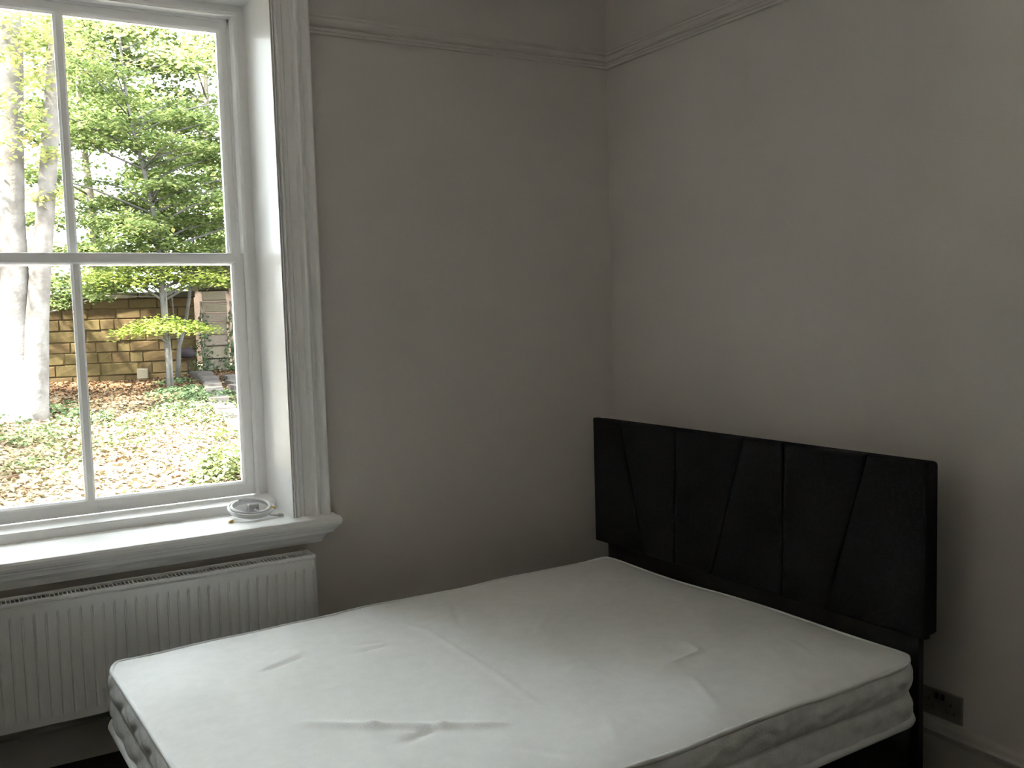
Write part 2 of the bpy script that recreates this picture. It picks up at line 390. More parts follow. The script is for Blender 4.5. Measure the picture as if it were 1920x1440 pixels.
rpart(MB().tube([(RX0 - 0.03, -0.085, 0.002), (RX0 - 0.03, -0.085, RZ0 + 0.02)], 0.008, 8), 'pipe', RADW)
rpart(MB().tube([(RX0 - 0.03, -0.085, RZ0 + 0.01), (RX0 - 0.03, -0.085, RZ0 + 0.03), (RX0 - 0.03, -0.085, RZ0 + 0.085)], [0.014, 0.018, 0.016], 12), 'valve', RADW)
rpart(MB().tube([(RX0 - 0.035, -0.085, RZ0 + 0.025), (RX0 + 0.004, -0.085, RZ0 + 0.025)], 0.009, 8), 'valve_tail', RADW)

# ------------------------------------------------------------------ bed: divan base + headboard, mattress on top
BO = (-0.2855, -0.3487, 0.0); BT = 0.0441
bed = empty('divan_bed', BO, BT); tag(bed, 'double divan bed with charcoal upholstered headboard of angled panels', 'bed')
BY0, BY1, BXF = -1.374, 0.026, -1.888     # right side, window side, foot end (head end at 0)
o = MB().box(BXF + 0.02, -0.005, BY0 + 0.015, BY1 - 0.015, 0.045, 0.262).build('base', HEADB, bed); bevel(o, 0.015, 3)
for lx in (BXF + 0.12, -0.12):
    for ly in (BY0 + 0.12, BY1 - 0.12):
        MB().tube([(lx, ly, 0.0), (lx, ly, 0.03), (lx, ly, 0.05)], [0.022, 0.022, 0.018], 12).build('castor', STRUT, bed)
HZ0, HZ1, HY0, HY1 = 0.488, 0.996, -1.374, 0.132
core = MB().box(0.045, 0.092, HY0 + 0.004, HY1 - 0.004, HZ0 + 0.004, HZ1 - 0.004).build('headboard', HEADB, bed); bevel(core, 0.012, 3)
seams = [(HY1, HY1), (-0.041, -0.172), (-0.357, -0.345), (-0.694, -0.531), (-0.864, -0.855), (-1.180, -1.026), (HY0, HY0)]
def padded(y0t, y0b, y1t, y1b, zb, zt, g=0.0022):
    # panel between two seams, cushioned towards its rim; y0 is the window side (greater y)
    r = 0.012
    wmin = min(abs(y0t - y1t), abs(y0b - y1b)) - 2 * g
    def steps(e): return [0, e * .15, e * .4, e * .7, e, .3, .5, .7, 1 - e, 1 - e * .7, 1 - e * .4, 1 - e * .15, 1]
    us = steps(r / wmin); vs_ = steps(r / (zt - zb)); nu = len(us) - 1; nv = len(vs_) - 1
    v = []; f = []
    for tz in vs_:
        z = zb + (zt - zb) * tz
        ya = y0b + (y0t - y0b) * tz - g; yb = y1b + (y1t - y1b) * tz + g
        for q_ in us:
            y = ya + (yb - ya) * q_
            d = min(min(q_, 1 - q_) * wmin, min(tz, 1 - tz) * (zt - zb))
            q = max(0.0, 1 - d / r)
            v.append((0.021 + 0.008 * (1 - math.sqrt(max(0, 1 - q * q))), y, z))
    n = nu + 1
    for j in range(nv):
        for i in range(nu): f.append((j * n + i, j * n + i + 1, (j + 1) * n + i + 1, (j + 1) * n + i))
    rim = [i for i in range(n)] + [j * n + nu for j in range(1, nv + 1)] + [nv * n + i for i in range(nu - 1, -1, -1)] + [j * n for j in range(nv - 1, 0, -1)]
    base = len(v)
    for i in rim: v.append((0.050, v[i][1], v[i][2]))
    for a in range(len(rim)):
        b = (a + 1) % len(rim); f.append((rim[a], rim[b], base + b, base + a))
    return v, f
for (t0, b0), (t1_, b1) in zip(seams[:-1], seams[1:]):
    v, f = padded(t0, b0, t1_, b1, HZ0, HZ1)
    mesh_obj('padded_panel', v, f, HEADB, core, True)
for ya, yb in ((0.020, 0.080), (-1.338, -1.278)):
    o = MB().box(0.050, 0.074, ya, yb, 0.06, HZ0 + 0.12).build('strut', STRUT, bed); bevel(o, 0.003)
    MB().box(-0.008, 0.052, ya + 0.02, yb - 0.02, 0.15, 0.17).build('fixing_bolt', STRUT, bed)

o = MB().box(0.054, 0.070, -1.336, 0.078, 0.20, HZ0 + 0.05).build('gap_board', STRUT, bed)  # black board added to close the gap below the headboard
mt = empty('mattress', (BO[0], BO[1], 0.262), BT); tag(mt, 'bare white mattress with creased cover and quilted border', 'mattress')
MZ = 0.198             # thickness
a_, b_ = -BXF / 2, (BY1 - BY0) / 2; cx_, cy_ = BXF / 2, (BY0 + BY1) / 2; rc = 0.085
def rounded(x, y, e=0.0):
    # square grid point -> rounded rectangle
    ax, ay = abs(x), abs(y)
    if ax > a_ - rc and ay > b_ - rc:
        u = (ax - (a_ - rc)) / rc; v = (ay - (b_ - rc)) / rc
        ax = a_ - rc + rc * u * math.sqrt(1 - v * v / 2); ay = b_ - rc + rc * v * math.sqrt(1 - u * u / 2)
    return math.copysign(ax, x), math.copysign(ay, y)
creases = [((-1.017, -0.345), (-1.061, -1.094), 0.010, 0.0055), ((-1.06, -0.17), (-1.017, -0.345), 0.014, 0.003), ((-1.616, -0.736), (-1.45, -0.886), 0.022, 0.011), ((-1.45, -0.886), (-1.312, -0.985), 0.020, 0.010), ((-1.312, -0.985), (-1.164, -1.084), 0.020, 0.012),
           ((-1.456, -1.014), (-1.312, -0.981), 0.020, -0.010), ((-1.571, -0.373), (-1.429, -0.327), 0.016, -0.010), ((-1.429, -0.327), (-1.40, -0.27), 0.014, 0.006), ((-1.309, -0.398), (-1.151, -0.391), 0.014, -0.008),
           ((-1.277, -0.323), (-1.17, -0.36), 0.012, -0.007), ((-0.455, -0.90), (-0.479, -0.992), 0.014, 0.009), ((-0.479, -0.992), (-0.67, -1.024), 0.013, 0.007), ((-0.50, -0.87), (-0.53, -0.95), 0.014, -0.008),
           ((-0.25, -0.25), (-0.40, -0.55), 0.020, 0.005), ((-0.62, -0.45), (-0.80, -0.62), 0.020, 0.005), ((-0.80, -0.12), (-0.92, -0.40), 0.018, -0.006), ((-1.70, -0.20), (-1.62, -0.55), 0.030, -0.007),
           ((-0.30, -1.10), (-0.42, -1.30), 0.014, 0.006), ((-0.20, -1.05), (-0.28, -1.28), 0.014, 0.005), ((-0.62, -1.10), (-0.72, -1.32), 0.014, 0.006), ((-0.10, -0.5), (-0.3, -0.8), 0.02, 0.004), ((-0.95, -1.15), (-1.05, -1.33), 0.018, 0.006),
           ((-1.25, -1.15), (-1.12, -1.30), 0.02, -0.007), ((-1.62, -0.95), (-1.75, -1.25), 0.03, 0.007), ((-1.78, -0.3), (-1.66, -0.8), 0.03, 0.005)]
ends = [e for A, B, _w, _h in creases for e in (A, B)]
def seg_d(px, py, A, B):
    dx, dy = B[0] - A[0], B[1] - A[1]; L2 = dx * dx + dy * dy
    t = ((px - A[0]) * dx + (py - A[1]) * dy) / L2; tc = min(1, max(0, t))
    d = math.hypot(px - A[0] - dx * tc, py - A[1] - dy * tc)
    return d, t
def top_z(x, y):
    # x, y in bed coordinates; height above the mattress underside
    ex = min(x - BXF, -x); ey = min(y - BY0, BY1 - y); e = max(0.0, min(ex, ey))
    z = MZ - 0.016 * math.exp(-e / 0.045) - 0.004 * math.exp(-e / 0.2)
    z += 0.0022 * math.sin(5.1 * x + 1.3) * math.sin(6.3 * y + .4) + 0.0014 * math.sin(11.7 * x + 7.1 * y) + 0.0009 * math.sin(23 * x - 9 * y + 1.0)
    z += 0.003 * math.exp(-e / 0.05) * math.sin(7.3 * x + 4.1 * y) * math.sin(3.1 * x + 2)
    k = 1 - math.exp(-e / 0.05)
    for A, B, wd, h in creases:
        d, t = seg_d(x, y, A, B)
        if d < wd * 3.2:
            tp = 1.0
            if ends.count(A) == 1: tp *= min(1.0, max(0.0, t * 2.6 + 0.12))
            if ends.count(B) == 1: tp *= min(1.0, max(0.0, (1 - t) * 2.6 + 0.12))
            z += 0.72 * h * k * tp * math.exp(-(d / (0.75 * wd)) ** 2)
    return z
nx, ny = 190, 142
v = []; f = []
for j in range(ny + 1):
    for i in range(nx + 1):
        x, y = rounded(-a_ + 2 * a_ * i / nx, -b_ + 2 * b_ * j / ny)
        x += cx_; y += cy_
        v.append((x, y, top_z(x, y)))
for j in range(ny):
    for i in range(nx):
        q = j * (nx + 1) + i; f.append((q, q + 1, q + nx + 2, q + nx + 1))
tp = mesh_obj('top_panel', v, f, TICK, mt, True)
# outline of the mattress
outl = []
per = [(i, 0) for i in range(nx)] + [(nx, j) for j in range(ny)] + [(i, ny) for i in range(nx, 0, -1)] + [(0, j) for j in range(ny, 0, -1)]
for i, j in per:
    x, y = rounded(-a_ + 2 * a_ * i / nx, -b_ + 2 * b_ * j / ny); outl.append((x + cx_, y + cy_))
NO = len(outl)
nrm = []
for k in range(NO):
    p0 = outl[k - 1]; p1 = outl[(k + 1) % NO]; tx, ty = p1[0] - p0[0], p1[1] - p0[1]; L = math.hypot(tx, ty) or 1
    nrm.append((ty / L, -tx / L))
arc = [0.0]
for k in range(1, NO): arc.append(arc[-1] + math.hypot(outl[k][0] - outl[k - 1][0], outl[k][1] - outl[k - 1][1]))
def top_edge(k): return top_z(*outl[k]) - 0.004
rings = []
nb = 26
for r_ in range(nb + 1):
    t = r_ / nb; ring = []
    for k in range(NO):
        z1_ = top_edge(k); z = 0.006 + (z1_ - 0.006) * t; s = arc[k]
        puff = abs(math.sin(math.pi * 2 * t)) ** 0.6
        q1 = abs(math.sin(s * 19 + t * 6.0)); q2 = abs(math.sin(s * 19 - t * 6.0 + 1.1))
        out = 0.003 + puff * (0.008 + 0.007 * min(1, (q1 * q2) * 1.6)) + 0.0015 * math.sin(s * 41 + 9 * t)
        ring.append((outl[k][0] + nrm[k][0] * out, outl[k][1] + nrm[k][1] * out, z))
    rings.append(ring)
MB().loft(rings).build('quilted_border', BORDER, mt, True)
tk = lambda zf: [(outl[k][0] + nrm[k][0] * 0.004, outl[k][1] + nrm[k][1] * 0.004, zf(k)) for k in range(NO)]
MB().tube(tk(lambda k: top_edge(k) + 0.002), 0.0065, 8, closed=True).build('piping', TAPE, mt, True)
MB().tube([(outl[k][0] + nrm[k][0] * 0.013, outl[k][1] + nrm[k][1] * 0.013, 0.012) for k in range(NO)], 0.0105, 8, closed=True).build('piping', TAPE, mt, True)
mesh_obj('underside', [(x, y, 0.002) for x, y in outl], [tuple(range(NO))], TICK, mt)

# ------------------------------------------------------------------ wall socket
so = empty('wall_socket', (0, -1.633, 0.225)); tag(so, 'dark double socket plate low on the wall right of the headboard', 'socket')
o = MB().box(-0.009, -0.0002, -0.073, 0.073, -0.043, 0.043).build('face_plate', SOCK, so); bevel(o, 0.003)
for yy in (-0.036, 0.036):
    ins = MB()
    for (y, z, a, b) in ((0, 0.012, 0.004, 0.008), (-0.011, -0.012, 0.006, 0.003), (0.011, -0.012, 0.006, 0.003)):
        ins.box(-0.0096, -0.0085, yy + y - a / 2, yy + y + a / 2, z - b / 2 - 0.004, z + b / 2 - 0.004)
    ins.build('pin_holes', SOCKB, so)
    o = MB().box(-0.0115, -0.0085, yy * 0.28 - 0.006, yy * 0.28 + 0.006, 0.016, 0.034).build('rocker_switch', SOCKB, so); bevel(o, 0.001)

# ------------------------------------------------------------------ coiled cable on the sill
cb = empty('coiled_cable', (-1.592, 0.105, 0.711)); tag(cb, 'coil of white cable with a grey plug on the window sill', 'cable')
til = Matrix.Rotation(math.radians(13), 4, 'X')
pts = []
for k in range(4 * 40 + 10):
    a = 2 * math.pi * k / 40 + 0.6; l = k / 40
    r = 0.080 - 0.0055 * math.sin(l * 2.1) - 0.002 * l
    p = til @ Vector((r * math.cos(a), r * 0.98 * math.sin(a), 0)); p.z += 0.0245 + 0.0040 * l + 0.0015 * math.sin(a * 2.3)
    pts.append(p)
MB().tube(pts, 0.0056, 8).build('coil', CABLE, cb, True)
o = MB().box(-0.010, 0.030, -0.008, 0.022, 0.0, 0.046).build('plug', PLUGG, cb); bevel(o, 0.005, 3)
MB().tube([(0.012, -0.008, 0.028), (0.016, -0.026, 0.025), (0.034, -0.045, 0.018), (0.058, -0.058, 0.010), (0.082, -0.064, 0.006)], 0.0035, 8).build('lead', CABLE, cb, True)
MB().tube([(0.055, -0.02, 0.027), (0.066, -0.028, 0.031), (0.080, -0.036, 0.030)], [0.0055, 0.0055, 0.004], 10).build('connector', GOLD, cb, True)
MB().tube([(0.082, -0.064, 0.007), (0.094, -0.068, 0.007), (0.100, -0.071, 0.006)], [0.006, 0.006, 0.003], 10).build('connector', PLUGG, cb, True)
MB().tube([(-0.082, -0.052, 0.005), (-0.092, -0.060, 0.005), (-0.098, -0.063, 0.005)], [0.005, 0.005, 0.003], 10).build('connector', GOLD, cb, True)

# ------------------------------------------------------------------ the garden
def ground_z(x, y):
    s = min(1, max(0, (x - 0.2) / 1.4)); s = s * s * (3 - 2 * s); t = min(1, max(0, (y - 10.5) / 3.0))
    z = -0.23 + 0.0467 * y if y < 14.5 else -0.23 + 0.0467 * 14.5 + 0.01 * (y - 14.5)
    return z + 0.10 * s * t + 0.018 * math.sin(1.7 * x + .6 * y) * math.sin(1.3 * y + .5) + 0.010 * math.sin(4.1 * x) * math.sin(3.3 * y)
gx = np.linspace(-16, 16, 129); gy = np.concatenate([np.linspace(0.42, 16, 79), np.linspace(17, 60, 20)])
v = [(x, y, ground_z(x, y)) for y in gy for x in gx]
f = [(j * 129 + i, j * 129 + i + 1, (j + 1) * 129 + i + 1, (j + 1) * 129 + i) for j in range(len(gy) - 1) for i in range(128)]
o = mesh_obj('garden_ground', v, f, SOIL, None, True); tag(o, 'sloping leaf-strewn garden ground outside the window', 'ground', kind='structure')

def leaf_cloud(name, P, size, tilt, material, parent=None, tint=None, up=None):
    P = np.asarray(P, float); n = len(P)
    az = nr.uniform(0, 2 * np.pi, n)
    N = np.stack([nr.normal(0, tilt, n), nr.normal(0, tilt, n), np.ones(n)], 1) if up is None else up
    N /= np.linalg.norm(N, axis=1, keepdims=True)
    D = np.stack([np.cos(az), np.sin(az), np.zeros(n)], 1)
    D -= N * (D * N).sum(1, keepdims=True); D /= np.linalg.norm(D, axis=1, keepdims=True)
    S = np.cross(N, D)
    L = (size * nr.uniform(0.7, 1.25, n))[:, None]
    V = np.empty((n, 4, 3))
    V[:, 0] = P - D * L * 0.5; V[:, 1] = P + S * L * 0.33 + N * L * 0.07; V[:, 2] = P + D * L * 0.5 - N * L * 0.05; V[:, 3] = P - S * L * 0.33 + N * L * 0.07
    me = bpy.data.meshes.new(name)
    me.vertices.add(4 * n); me.vertices.foreach_set('co', V.reshape(-1))
    b = np.arange(n)[:, None] * 4
    idx = np.concatenate([b + [0, 1, 2], b + [0, 2, 3]], 1).reshape(-1)
    me.loops.add(6 * n); me.loops.foreach_set('vertex_index', idx.astype(np.int32))
    me.polygons.add(2 * n); me.polygons.foreach_set('loop_start', np.arange(0, 6 * n, 3, dtype=np.int32))
    me.update(calc_edges=True)
    at = me.attributes.new('tint', 'FLOAT', 'POINT')
    tv = nr.uniform(0, 1, n) if tint is None else np.clip(tint, 0, 1)
    at.data.foreach_set('value', np.repeat(tv, 4).astype(np.float32))
    me.materials.append(material)
    o = link(name, me, parent); o['kind'] = 'stuff'
    return o

# --- the stone garden wall, turned a little towards the house
WQ = Vector((-0.044, 13.655)); WA = math.radians(-13)
gw = empty('garden_wall', (WQ.x, WQ.y, 0.40), WA); tag(gw, 'old garden wall of buff sandstone blocks behind the sapling', 'wall')
def stone_mesh(name, material, seed):
    r = random.Random(seed); j = lambda a: r.uniform(-a, a)
    v = []
    for x, z in ((-.5, -.5), (.5, -.5), (.5, .5), (-.5, .5)): v.append((x, 0.5, z))
    for x, z in ((-.5, -.5), (.5, -.5), (.5, .5), (-.5, .5)): v.append((x + j(.008), -0.42 + j(.05), z + j(.015)))
    for x, z in ((-.47, -.43), (.47, -.43), (.47, .43), (-.47, .43)): v.append((x + j(.012), -0.5 + j(.05), z + j(.03)))
    f = [(0, 1, 2, 3)] + [(k, (k + 1) % 4, 4 + (k + 1) % 4, 4 + k) for k in range(4)] + [(4 + k, 4 + (k + 1) % 4, 8 + (k + 1) % 4, 8 + k) for k in range(4)] + [(8, 9, 10, 11)]
    me = bpy.data.meshes.new(name); me.from_pydata(v, [], f)
    bm = bmesh.new(); bm.from_mesh(me); bmesh.ops.recalc_face_normals(bm, faces=bm.faces); bm.to_mesh(me); bm.free()
    me.materials.append(material)
    return me
SM = [stone_mesh('stone', STONE[k % 3], k) for k in range(9)]
def stone(parent, name, me, x, y, z, L, Dp, Hh):
    o = link(name, me, parent); o.location = (x, y, z); o.scale = (L, Dp, Hh); return o
zc = -0.12
for c in range(8):
    h = [0.215, 0.20, 0.185, 0.175, 0.195, 0.18, 0.165, 0.165][c]
    x = -8.4 + rnd.uniform(0, 0.3)
    while x < 1.17:
        L = min(rnd.choice([0.20, 0.3, 0.36, 0.42, 0.55]) * rnd.uniform(.9, 1.1), 1.20 - x)
        if 1.20 - (x + L) < 0.12: L = 1.20 - x
        stone(gw, 'stone', rnd.choice(SM), x + L / 2, 0.11 + rnd.uniform(-.008, .008), zc + h / 2, L - 0.007, 0.20, h - 0.007)
        x += L
    zc += h
MB().box(-8.4, 1.19, 0.03, 0.40, -0.15, zc).build('mortar_core', MORTAR, gw)
CM = [stone_mesh('coping_stone', COPING, 40 + k) for k in range(3)]
x = -8.4
while x < 1.15:
    L = rnd.uniform(.45, .7); L = min(L, 1.22 - x)
    stone(gw, 'coping_stone', rnd.choice(CM), x + L / 2, 0.16, zc + 0.05, L - 0.012, 0.46, 0.10); x += L

# --- pale pier with climbing stems
pr_ = empty('stone_pier', (WQ.x + 1.53 * math.cos(WA) , WQ.y + 1.53 * math.sin(WA) + 0.02, 0.52), WA); tag(pr_, 'pale pinkish stone gate pier beside the garden steps', 'pier')
PM = [stone_mesh('pier_block', PALE[k % 2], 60 + k) for k in range(4)]
zz = -0.06
for k, h in enumerate([0.24, 0.22, 0.20, 0.20, 0.17, 0.15, 0.05, 0.17]):
    stone(pr_, 'pier_block', PM[k % 4], 0.0 + rnd.uniform(-.008, .008), 0.10, zz + h / 2, 0.40 if k != 6 else 0.43, 0.44, h - 0.012); zz += h
stone(pr_, 'pier_cap', CM[0], 0.0, 0.10, zz + 0.03, 0.50, 0.54, 0.06)
for sx, nm in ((-0.235, 'climbing stem of ivy on the near edge of the pier'), (0.245, 'thick twisted ivy stem on the outer edge of the pier')):
    iv = empty('climbing_ivy', (pr_.location.x + sx * math.cos(WA), pr_.location.y + sx * math.sin(WA) - 0.12, 0.46), WA)
    tag(iv, 'ivy stem climbing the wall side of the pale stone pier' if sx < 0 else 'twisted ivy stem climbing the outer side of the pale stone pier', 'ivy', 'ivy stems on the stone pier')
    for q in range(3):
        pp = [(0.03 * math.sin(q * 2 + k * .9) + 0.015 * (q - 1), 0.02 * math.cos(k + q), -0.02 + k * 0.155) for k in range(9)]
        MB().tube(pp, [0.022 - 0.0012 * k for k in range(9)], 6).build('stem', BARKD, iv, True)
    n = 420
    hh = nr.uniform(0, 1, n) ** 2.2
    P = np.stack([nr.normal(0, 0.06 + 0.10 * (1 - hh) ** 3, n), nr.normal(-0.06, 0.05, n), hh * 1.0 + 0.02], 1)
    leaf_cloud('foliage', P, 0.06, 1.2, LIVY, iv, nr.uniform(0, .7, n))

# --- curved kerb and steps
kb = empty('stone_kerb', (0.90, 11.6, 0.3)); tag(kb, 'curved weathered stone kerb edging the garden steps', 'kerb')
ks = [(1.03, 13.1), (1.08, 12.6), (1.02, 12.0), (0.86, 11.2), (0.70, 10.4), (0.56, 9.6), (0.45, 8.8), (0.36, 8.0), (0.28, 7.2)]
KM = [stone_mesh('kerb_stone', STEPS, 80 + k) for k in range(3)]
for (xa, ya), (xb2, yb2) in zip(ks[:-1], ks[1:]):
    o = stone(kb, 'kerb_stone', rnd.choice(KM), (xa + xb2) / 2 - 0.90, (ya + yb2) / 2 - 11.6, ground_z((xa + xb2) / 2, (ya + yb2) / 2) - 0.3 - 0.03, math.hypot(xa - xb2, ya - yb2) * 0.985, 0.26, 0.24)
    o.rotation_euler = (math.atan2(0.05 * 0.8, 0.8) * 0, 0, math.atan2(yb2 - ya, xb2 - xa))
st = empty('garden_steps', (1.45, 10.5, 0.25)); tag(st, 'flight of shallow stone garden steps beside the curved kerb', 'steps')
TM = [stone_mesh('tread', STEPS, 90 + k) for k in range(3)]
for k in range(7):
    y = 8.4 + k * 0.62; xk = 0.50 + (y - 8.4) * 0.175
    stone(st, 'tread', TM[k % 3], xk + 0.72 - 1.45, y - 10.5, ground_z(xk, y) - 0.25 + 0.02 + 0.004 * k, 1.2, 0.40, 0.13)

# --- ornament and light stone at the foot of the wall
on = empty('garden_ornament', (0.93, 13.2, 0.50)); tag(on, 'dark domed ornament on a thin stem in front of the wall', 'ornament')
MB().tube([(0, 0, -0.03), (0, 0, 0.24)], [0.012, 0.010], 8).build('stem', ORN, on, True)
MB().loft([[(r * math.cos(a), r * math.sin(a), z) for a in [2 * math.pi * k / 16 for k in range(16)]] for r, z in ((0.02, 0.235), (0.10, 0.25), (0.135, 0.29), (0.13, 0.34), (0.10, 0.39), (0.05, 0.415), (0.01, 0.42))], True, True).build('dome', ORN, on, True)
ls = link('rounded_stone', stone_mesh('rounded_stone', PALE[1], 120)); ls.location = (0.24, 13.42, 0.51); ls.scale = (0.17, 0.16, 0.17); ls.rotation_euler = (0, 0, WA)
bevel(ls, 0.12, 3); tag(ls, 'small pale rounded stone leaning at the foot of the wall', 'stone')

# --- shed beyond the wall
sh = empty('garden_shed', (2.35, 15.7, 0.45), math.radians(-20)); tag(sh, 'dark brown garden shed roof showing above the pier', 'shed')
MB().box(-0.7, 0.7, -0.7, 0.7, 0, 1.75).build('wall', SHED, sh)
rf = MB()
for s in (-1, 1): rf.loft([[(s * 0.85, y, 1.62), (0, y, 2.22), (0, y, 2.29), (s * 0.85, y, 1.69)] for y in (-0.82, 0.82)], True, True)
rf.build('roof', SHED, sh)
MB().add([(-0.7, -0.7, 1.75), (0.7, -0.7, 1.75), (0, -0.7, 2.2), (-0.7, 0.7, 1.75), (0.7, 0.7, 1.75), (0, 0.7, 2.2)], [(0, 1, 2), (3, 5, 4), (0, 2, 5, 3), (1, 4, 5, 2), (0, 3, 4, 1)]).build('gable', SHED, sh)

# --- trees
def spray(c, rx, ry, th, n, droop=0.25, slope=(0, 0)):
    a = nr.uniform(0, 2 * np.pi, n); r = np.sqrt(nr.uniform(0, 1, n)) * (1 + 0.22 * np.sin(a * 5 + nr.uniform(0, 6)) + 0.12 * np.sin(a * 9 + 1))
    x = rx * r * np.cos(a); y = ry * r * np.sin(a)
    z = nr.normal(0, th, n) - droop * (r ** 2) * max(rx, ry) * 0.5 + slope[0] * x + slope[1] * y + 0.03 * np.sin(x * 14) * np.sin(y * 13)
    return np.stack([x + c[0], y + c[1], z + c[2]], 1)
def lerp_path(path, z):
    for (p, r), (q, s) in zip(path[:-1], path[1:]):
        if p[2] <= z <= q[2]:
            t = (z - p[2]) / max(1e-6, q[2] - p[2]); return Vector(p).lerp(Vector(q), t), r + (s - r) * t
    return (Vector(path[-1][0]), path[-1][1]) if z > path[-1][0][2] else (Vector(path[0][0]), path[0][1])
def tree(name, label, stems, sprays, leafmat, bark, lsize, group=None, branch_every=1, branch_above=0.0, tilt=0.45, tintf=None, cat='tree'):
    b = stems[0][0][0]
    t = empty(name, (b[0], b[1], ground_z(b[0], b[1]))); tag(t, label, cat, group)
    L = t.location.copy()
    for s in stems:
        MB().tube([Vector(p) - L for p, r in s], [r for p, r in s], 14 if s[0][1] > .1 else 8).build('trunk', bark, t, True)
    for k, sp in enumerate(sprays):
        if k % branch_every or sp[0][2] < branch_above: continue
        c = Vector(sp[0]); z0 = c.z - 0.25 * math.hypot(c.x - b[0], c.y - b[1]) - 0.12
        p0, r0 = lerp_path(stems[k % len(stems)], z0)
        rr = min(r0 * 0.6, 0.025)
        mid = p0.lerp(c, 0.5) + Vector((0, 0, 0.06))
        e = c + (c - p0) * 0.35; e.z = c.z - 0.05
        MB().tube([p0 - L, mid - L, c - L, e - L], [rr, rr * .7, rr * .45, rr * .15], 5).build('branch', bark, t, True)
    P = np.concatenate([spray(*s) for s in sprays]); P -= np.array(L)
    ti = None if tintf is None else tintf(len(P))
    leaf_cloud('foliage', P, lsize, tilt, leafmat, t, ti)
    return t

# the big pale two-stemmed tree at the left edge of the window
main = [((-1.83, 9.72, 0.12), 0.37), ((-1.83, 9.72, 0.32), 0.29), ((-1.825, 9.75, 0.60), 0.235), ((-1.81, 9.77, 1.0), 0.205), ((-1.793, 9.80, 1.46), 0.185), ((-1.767, 9.85, 2.11), 0.170), ((-1.752, 9.90, 2.76), 0.160), ((-1.69, 9.95, 3.74), 0.150), ((-1.62, 10.0, 4.72), 0.140), ((-1.60, 10.06, 5.9), 0.12), ((-1.5, 10.1, 7.5), 0.08), ((-1.45, 10.1, 9.0), 0.03)]
sec = [((-1.72, 9.66, 0.15), 0.24), ((-1.67, 9.65, 0.42), 0.18), ((-1.615, 9.66, 0.9), 0.155), ((-1.56, 9.66, 1.45), 0.135), ((-1.494, 9.68, 1.97), 0.122), ((-1.42, 9.69, 2.5), 0.112), ((-1.33, 9.70, 3.2), 0.105), ((-1.23, 9.72, 4.05), 0.098), ((-1.12, 9.74, 4.9), 0.09), ((-0.95, 9.8, 6.3), 0.06), ((-0.8, 9.9, 8.0), 0.025)]
sp = []
for k in range(46):
    a = nr.uniform(0, 6.28); r = nr.uniform(0.8, 3.0); z = nr.uniform(4.6, 9.2)
    sp.append(((-1.5 + r * math.cos(a), 9.9 + r * math.sin(a) * .8, z), nr.uniform(.5, .9), nr.uniform(.5, .9), 0.07, 260))
for c, rx, n in (((-1.35, 9.35, 4.25), .30, 110), ((-1.95, 9.3, 4.1), .35, 120), ((-1.28, 9.45, 3.45), .18, 70), ((-1.7, 9.4, 3.95), .4, 130), ((-1.2, 9.6, 3.0), .14, 40), ((-2.2, 9.5, 3.3), .35, 90), ((-1.45, 9.6, 2.9), 0.10, 30), ((-2.2, 9.4, 2.6), .3, 70), ((-1.55, 9.2, 4.5), .45, 170), ((-1.85, 9.2, 4.8), .5, 180), ((-1.3, 9.3, 4.7), .35, 130), ((-1.75, 9.25, 3.55), .35, 110), ((-1.45, 9.35, 3.7), .22, 70)):
    sp.append((c, rx, rx, 0.06, n))
tree('twin_stemmed_tree', 'big pale-barked tree with two stems at the left of the view', [main, sec], sp, LPALE, BARKP, 0.085, branch_every=3, branch_above=6.3, tilt=0.5)

# the young beech with flat layered sprays in the middle of the view
s1 = [((0.324, 11.60, 0.28), 0.058), ((0.327, 11.63, 0.67), 0.048), ((0.323, 11.69, 1.235), 0.045), ((0.313, 11.74, 1.72), 0.042), ((0.306, 11.81, 2.44), 0.040), ((0.271, 11.90, 3.16), 0.036), ((0.159, 12.04, 3.89), 0.030), ((0.073, 12.13, 4.37), 0.026), ((0.023, 12.24, 5.18), 0.02), ((0.0, 12.3, 6.2), 0.015), ((-.05, 12.3, 7.4), 0.006)]
sp = [((0.29, 11.55, 1.40), 0.60, 0.45, 0.035, 900, 0.50), ((-0.10, 11.75, 1.27), 0.38, 0.30, 0.030, 320, 0.35), ((0.66, 11.4, 1.30), 0.40, 0.32, 0.030, 320, 0.35), ((0.30, 11.4, 1.30), 0.5, 0.35, 0.03, 300, 0.3),
      ((-0.25, 11.8, 2.02), 0.42, 0.36, 0.05, 420, 0.4), ((0.30, 11.5, 2.08), 0.45, 0.36, 0.05, 420, 0.4), ((0.88, 11.2, 2.02), 0.42, 0.36, 0.05, 420, 0.35), ((-0.5, 11.9, 2.10), 0.38, 0.3, 0.05, 300, 0.4), ((0.05, 11.7, 2.22), 0.45, 0.3, 0.05, 330, 0.4), ((0.7, 11.4, 2.25), 0.42, 0.3, 0.05, 300, 0.4)]
tree('yellow_green_sapling', 'slim sapling with two flat bright yellow-green layers of leaves', [[((0.345, 11.56, 0.26), 0.02), ((0.35, 11.54, 0.8), 0.016), ((0.33, 11.55, 1.30), 0.014), ((0.33, 11.55, 1.75), 0.010), ((0.34, 11.55, 2.15), 0.004)]], sp, LYELL, BARKG, 0.062, tilt=0.35, cat='tree')
sp = [((-0.20, 12.0, 1.98), 0.50, 0.42, 0.035, 420, 0.3), ((0.35, 11.8, 2.04), 0.45, 0.4, 0.035, 380, 0.3), ((0.95, 11.4, 1.96), 0.38, 0.35, 0.03, 300, 0.25), ((-0.5, 12.1, 1.88), 0.3, 0.25, 0.03, 160, 0.3)]
sp2 = list(sp)
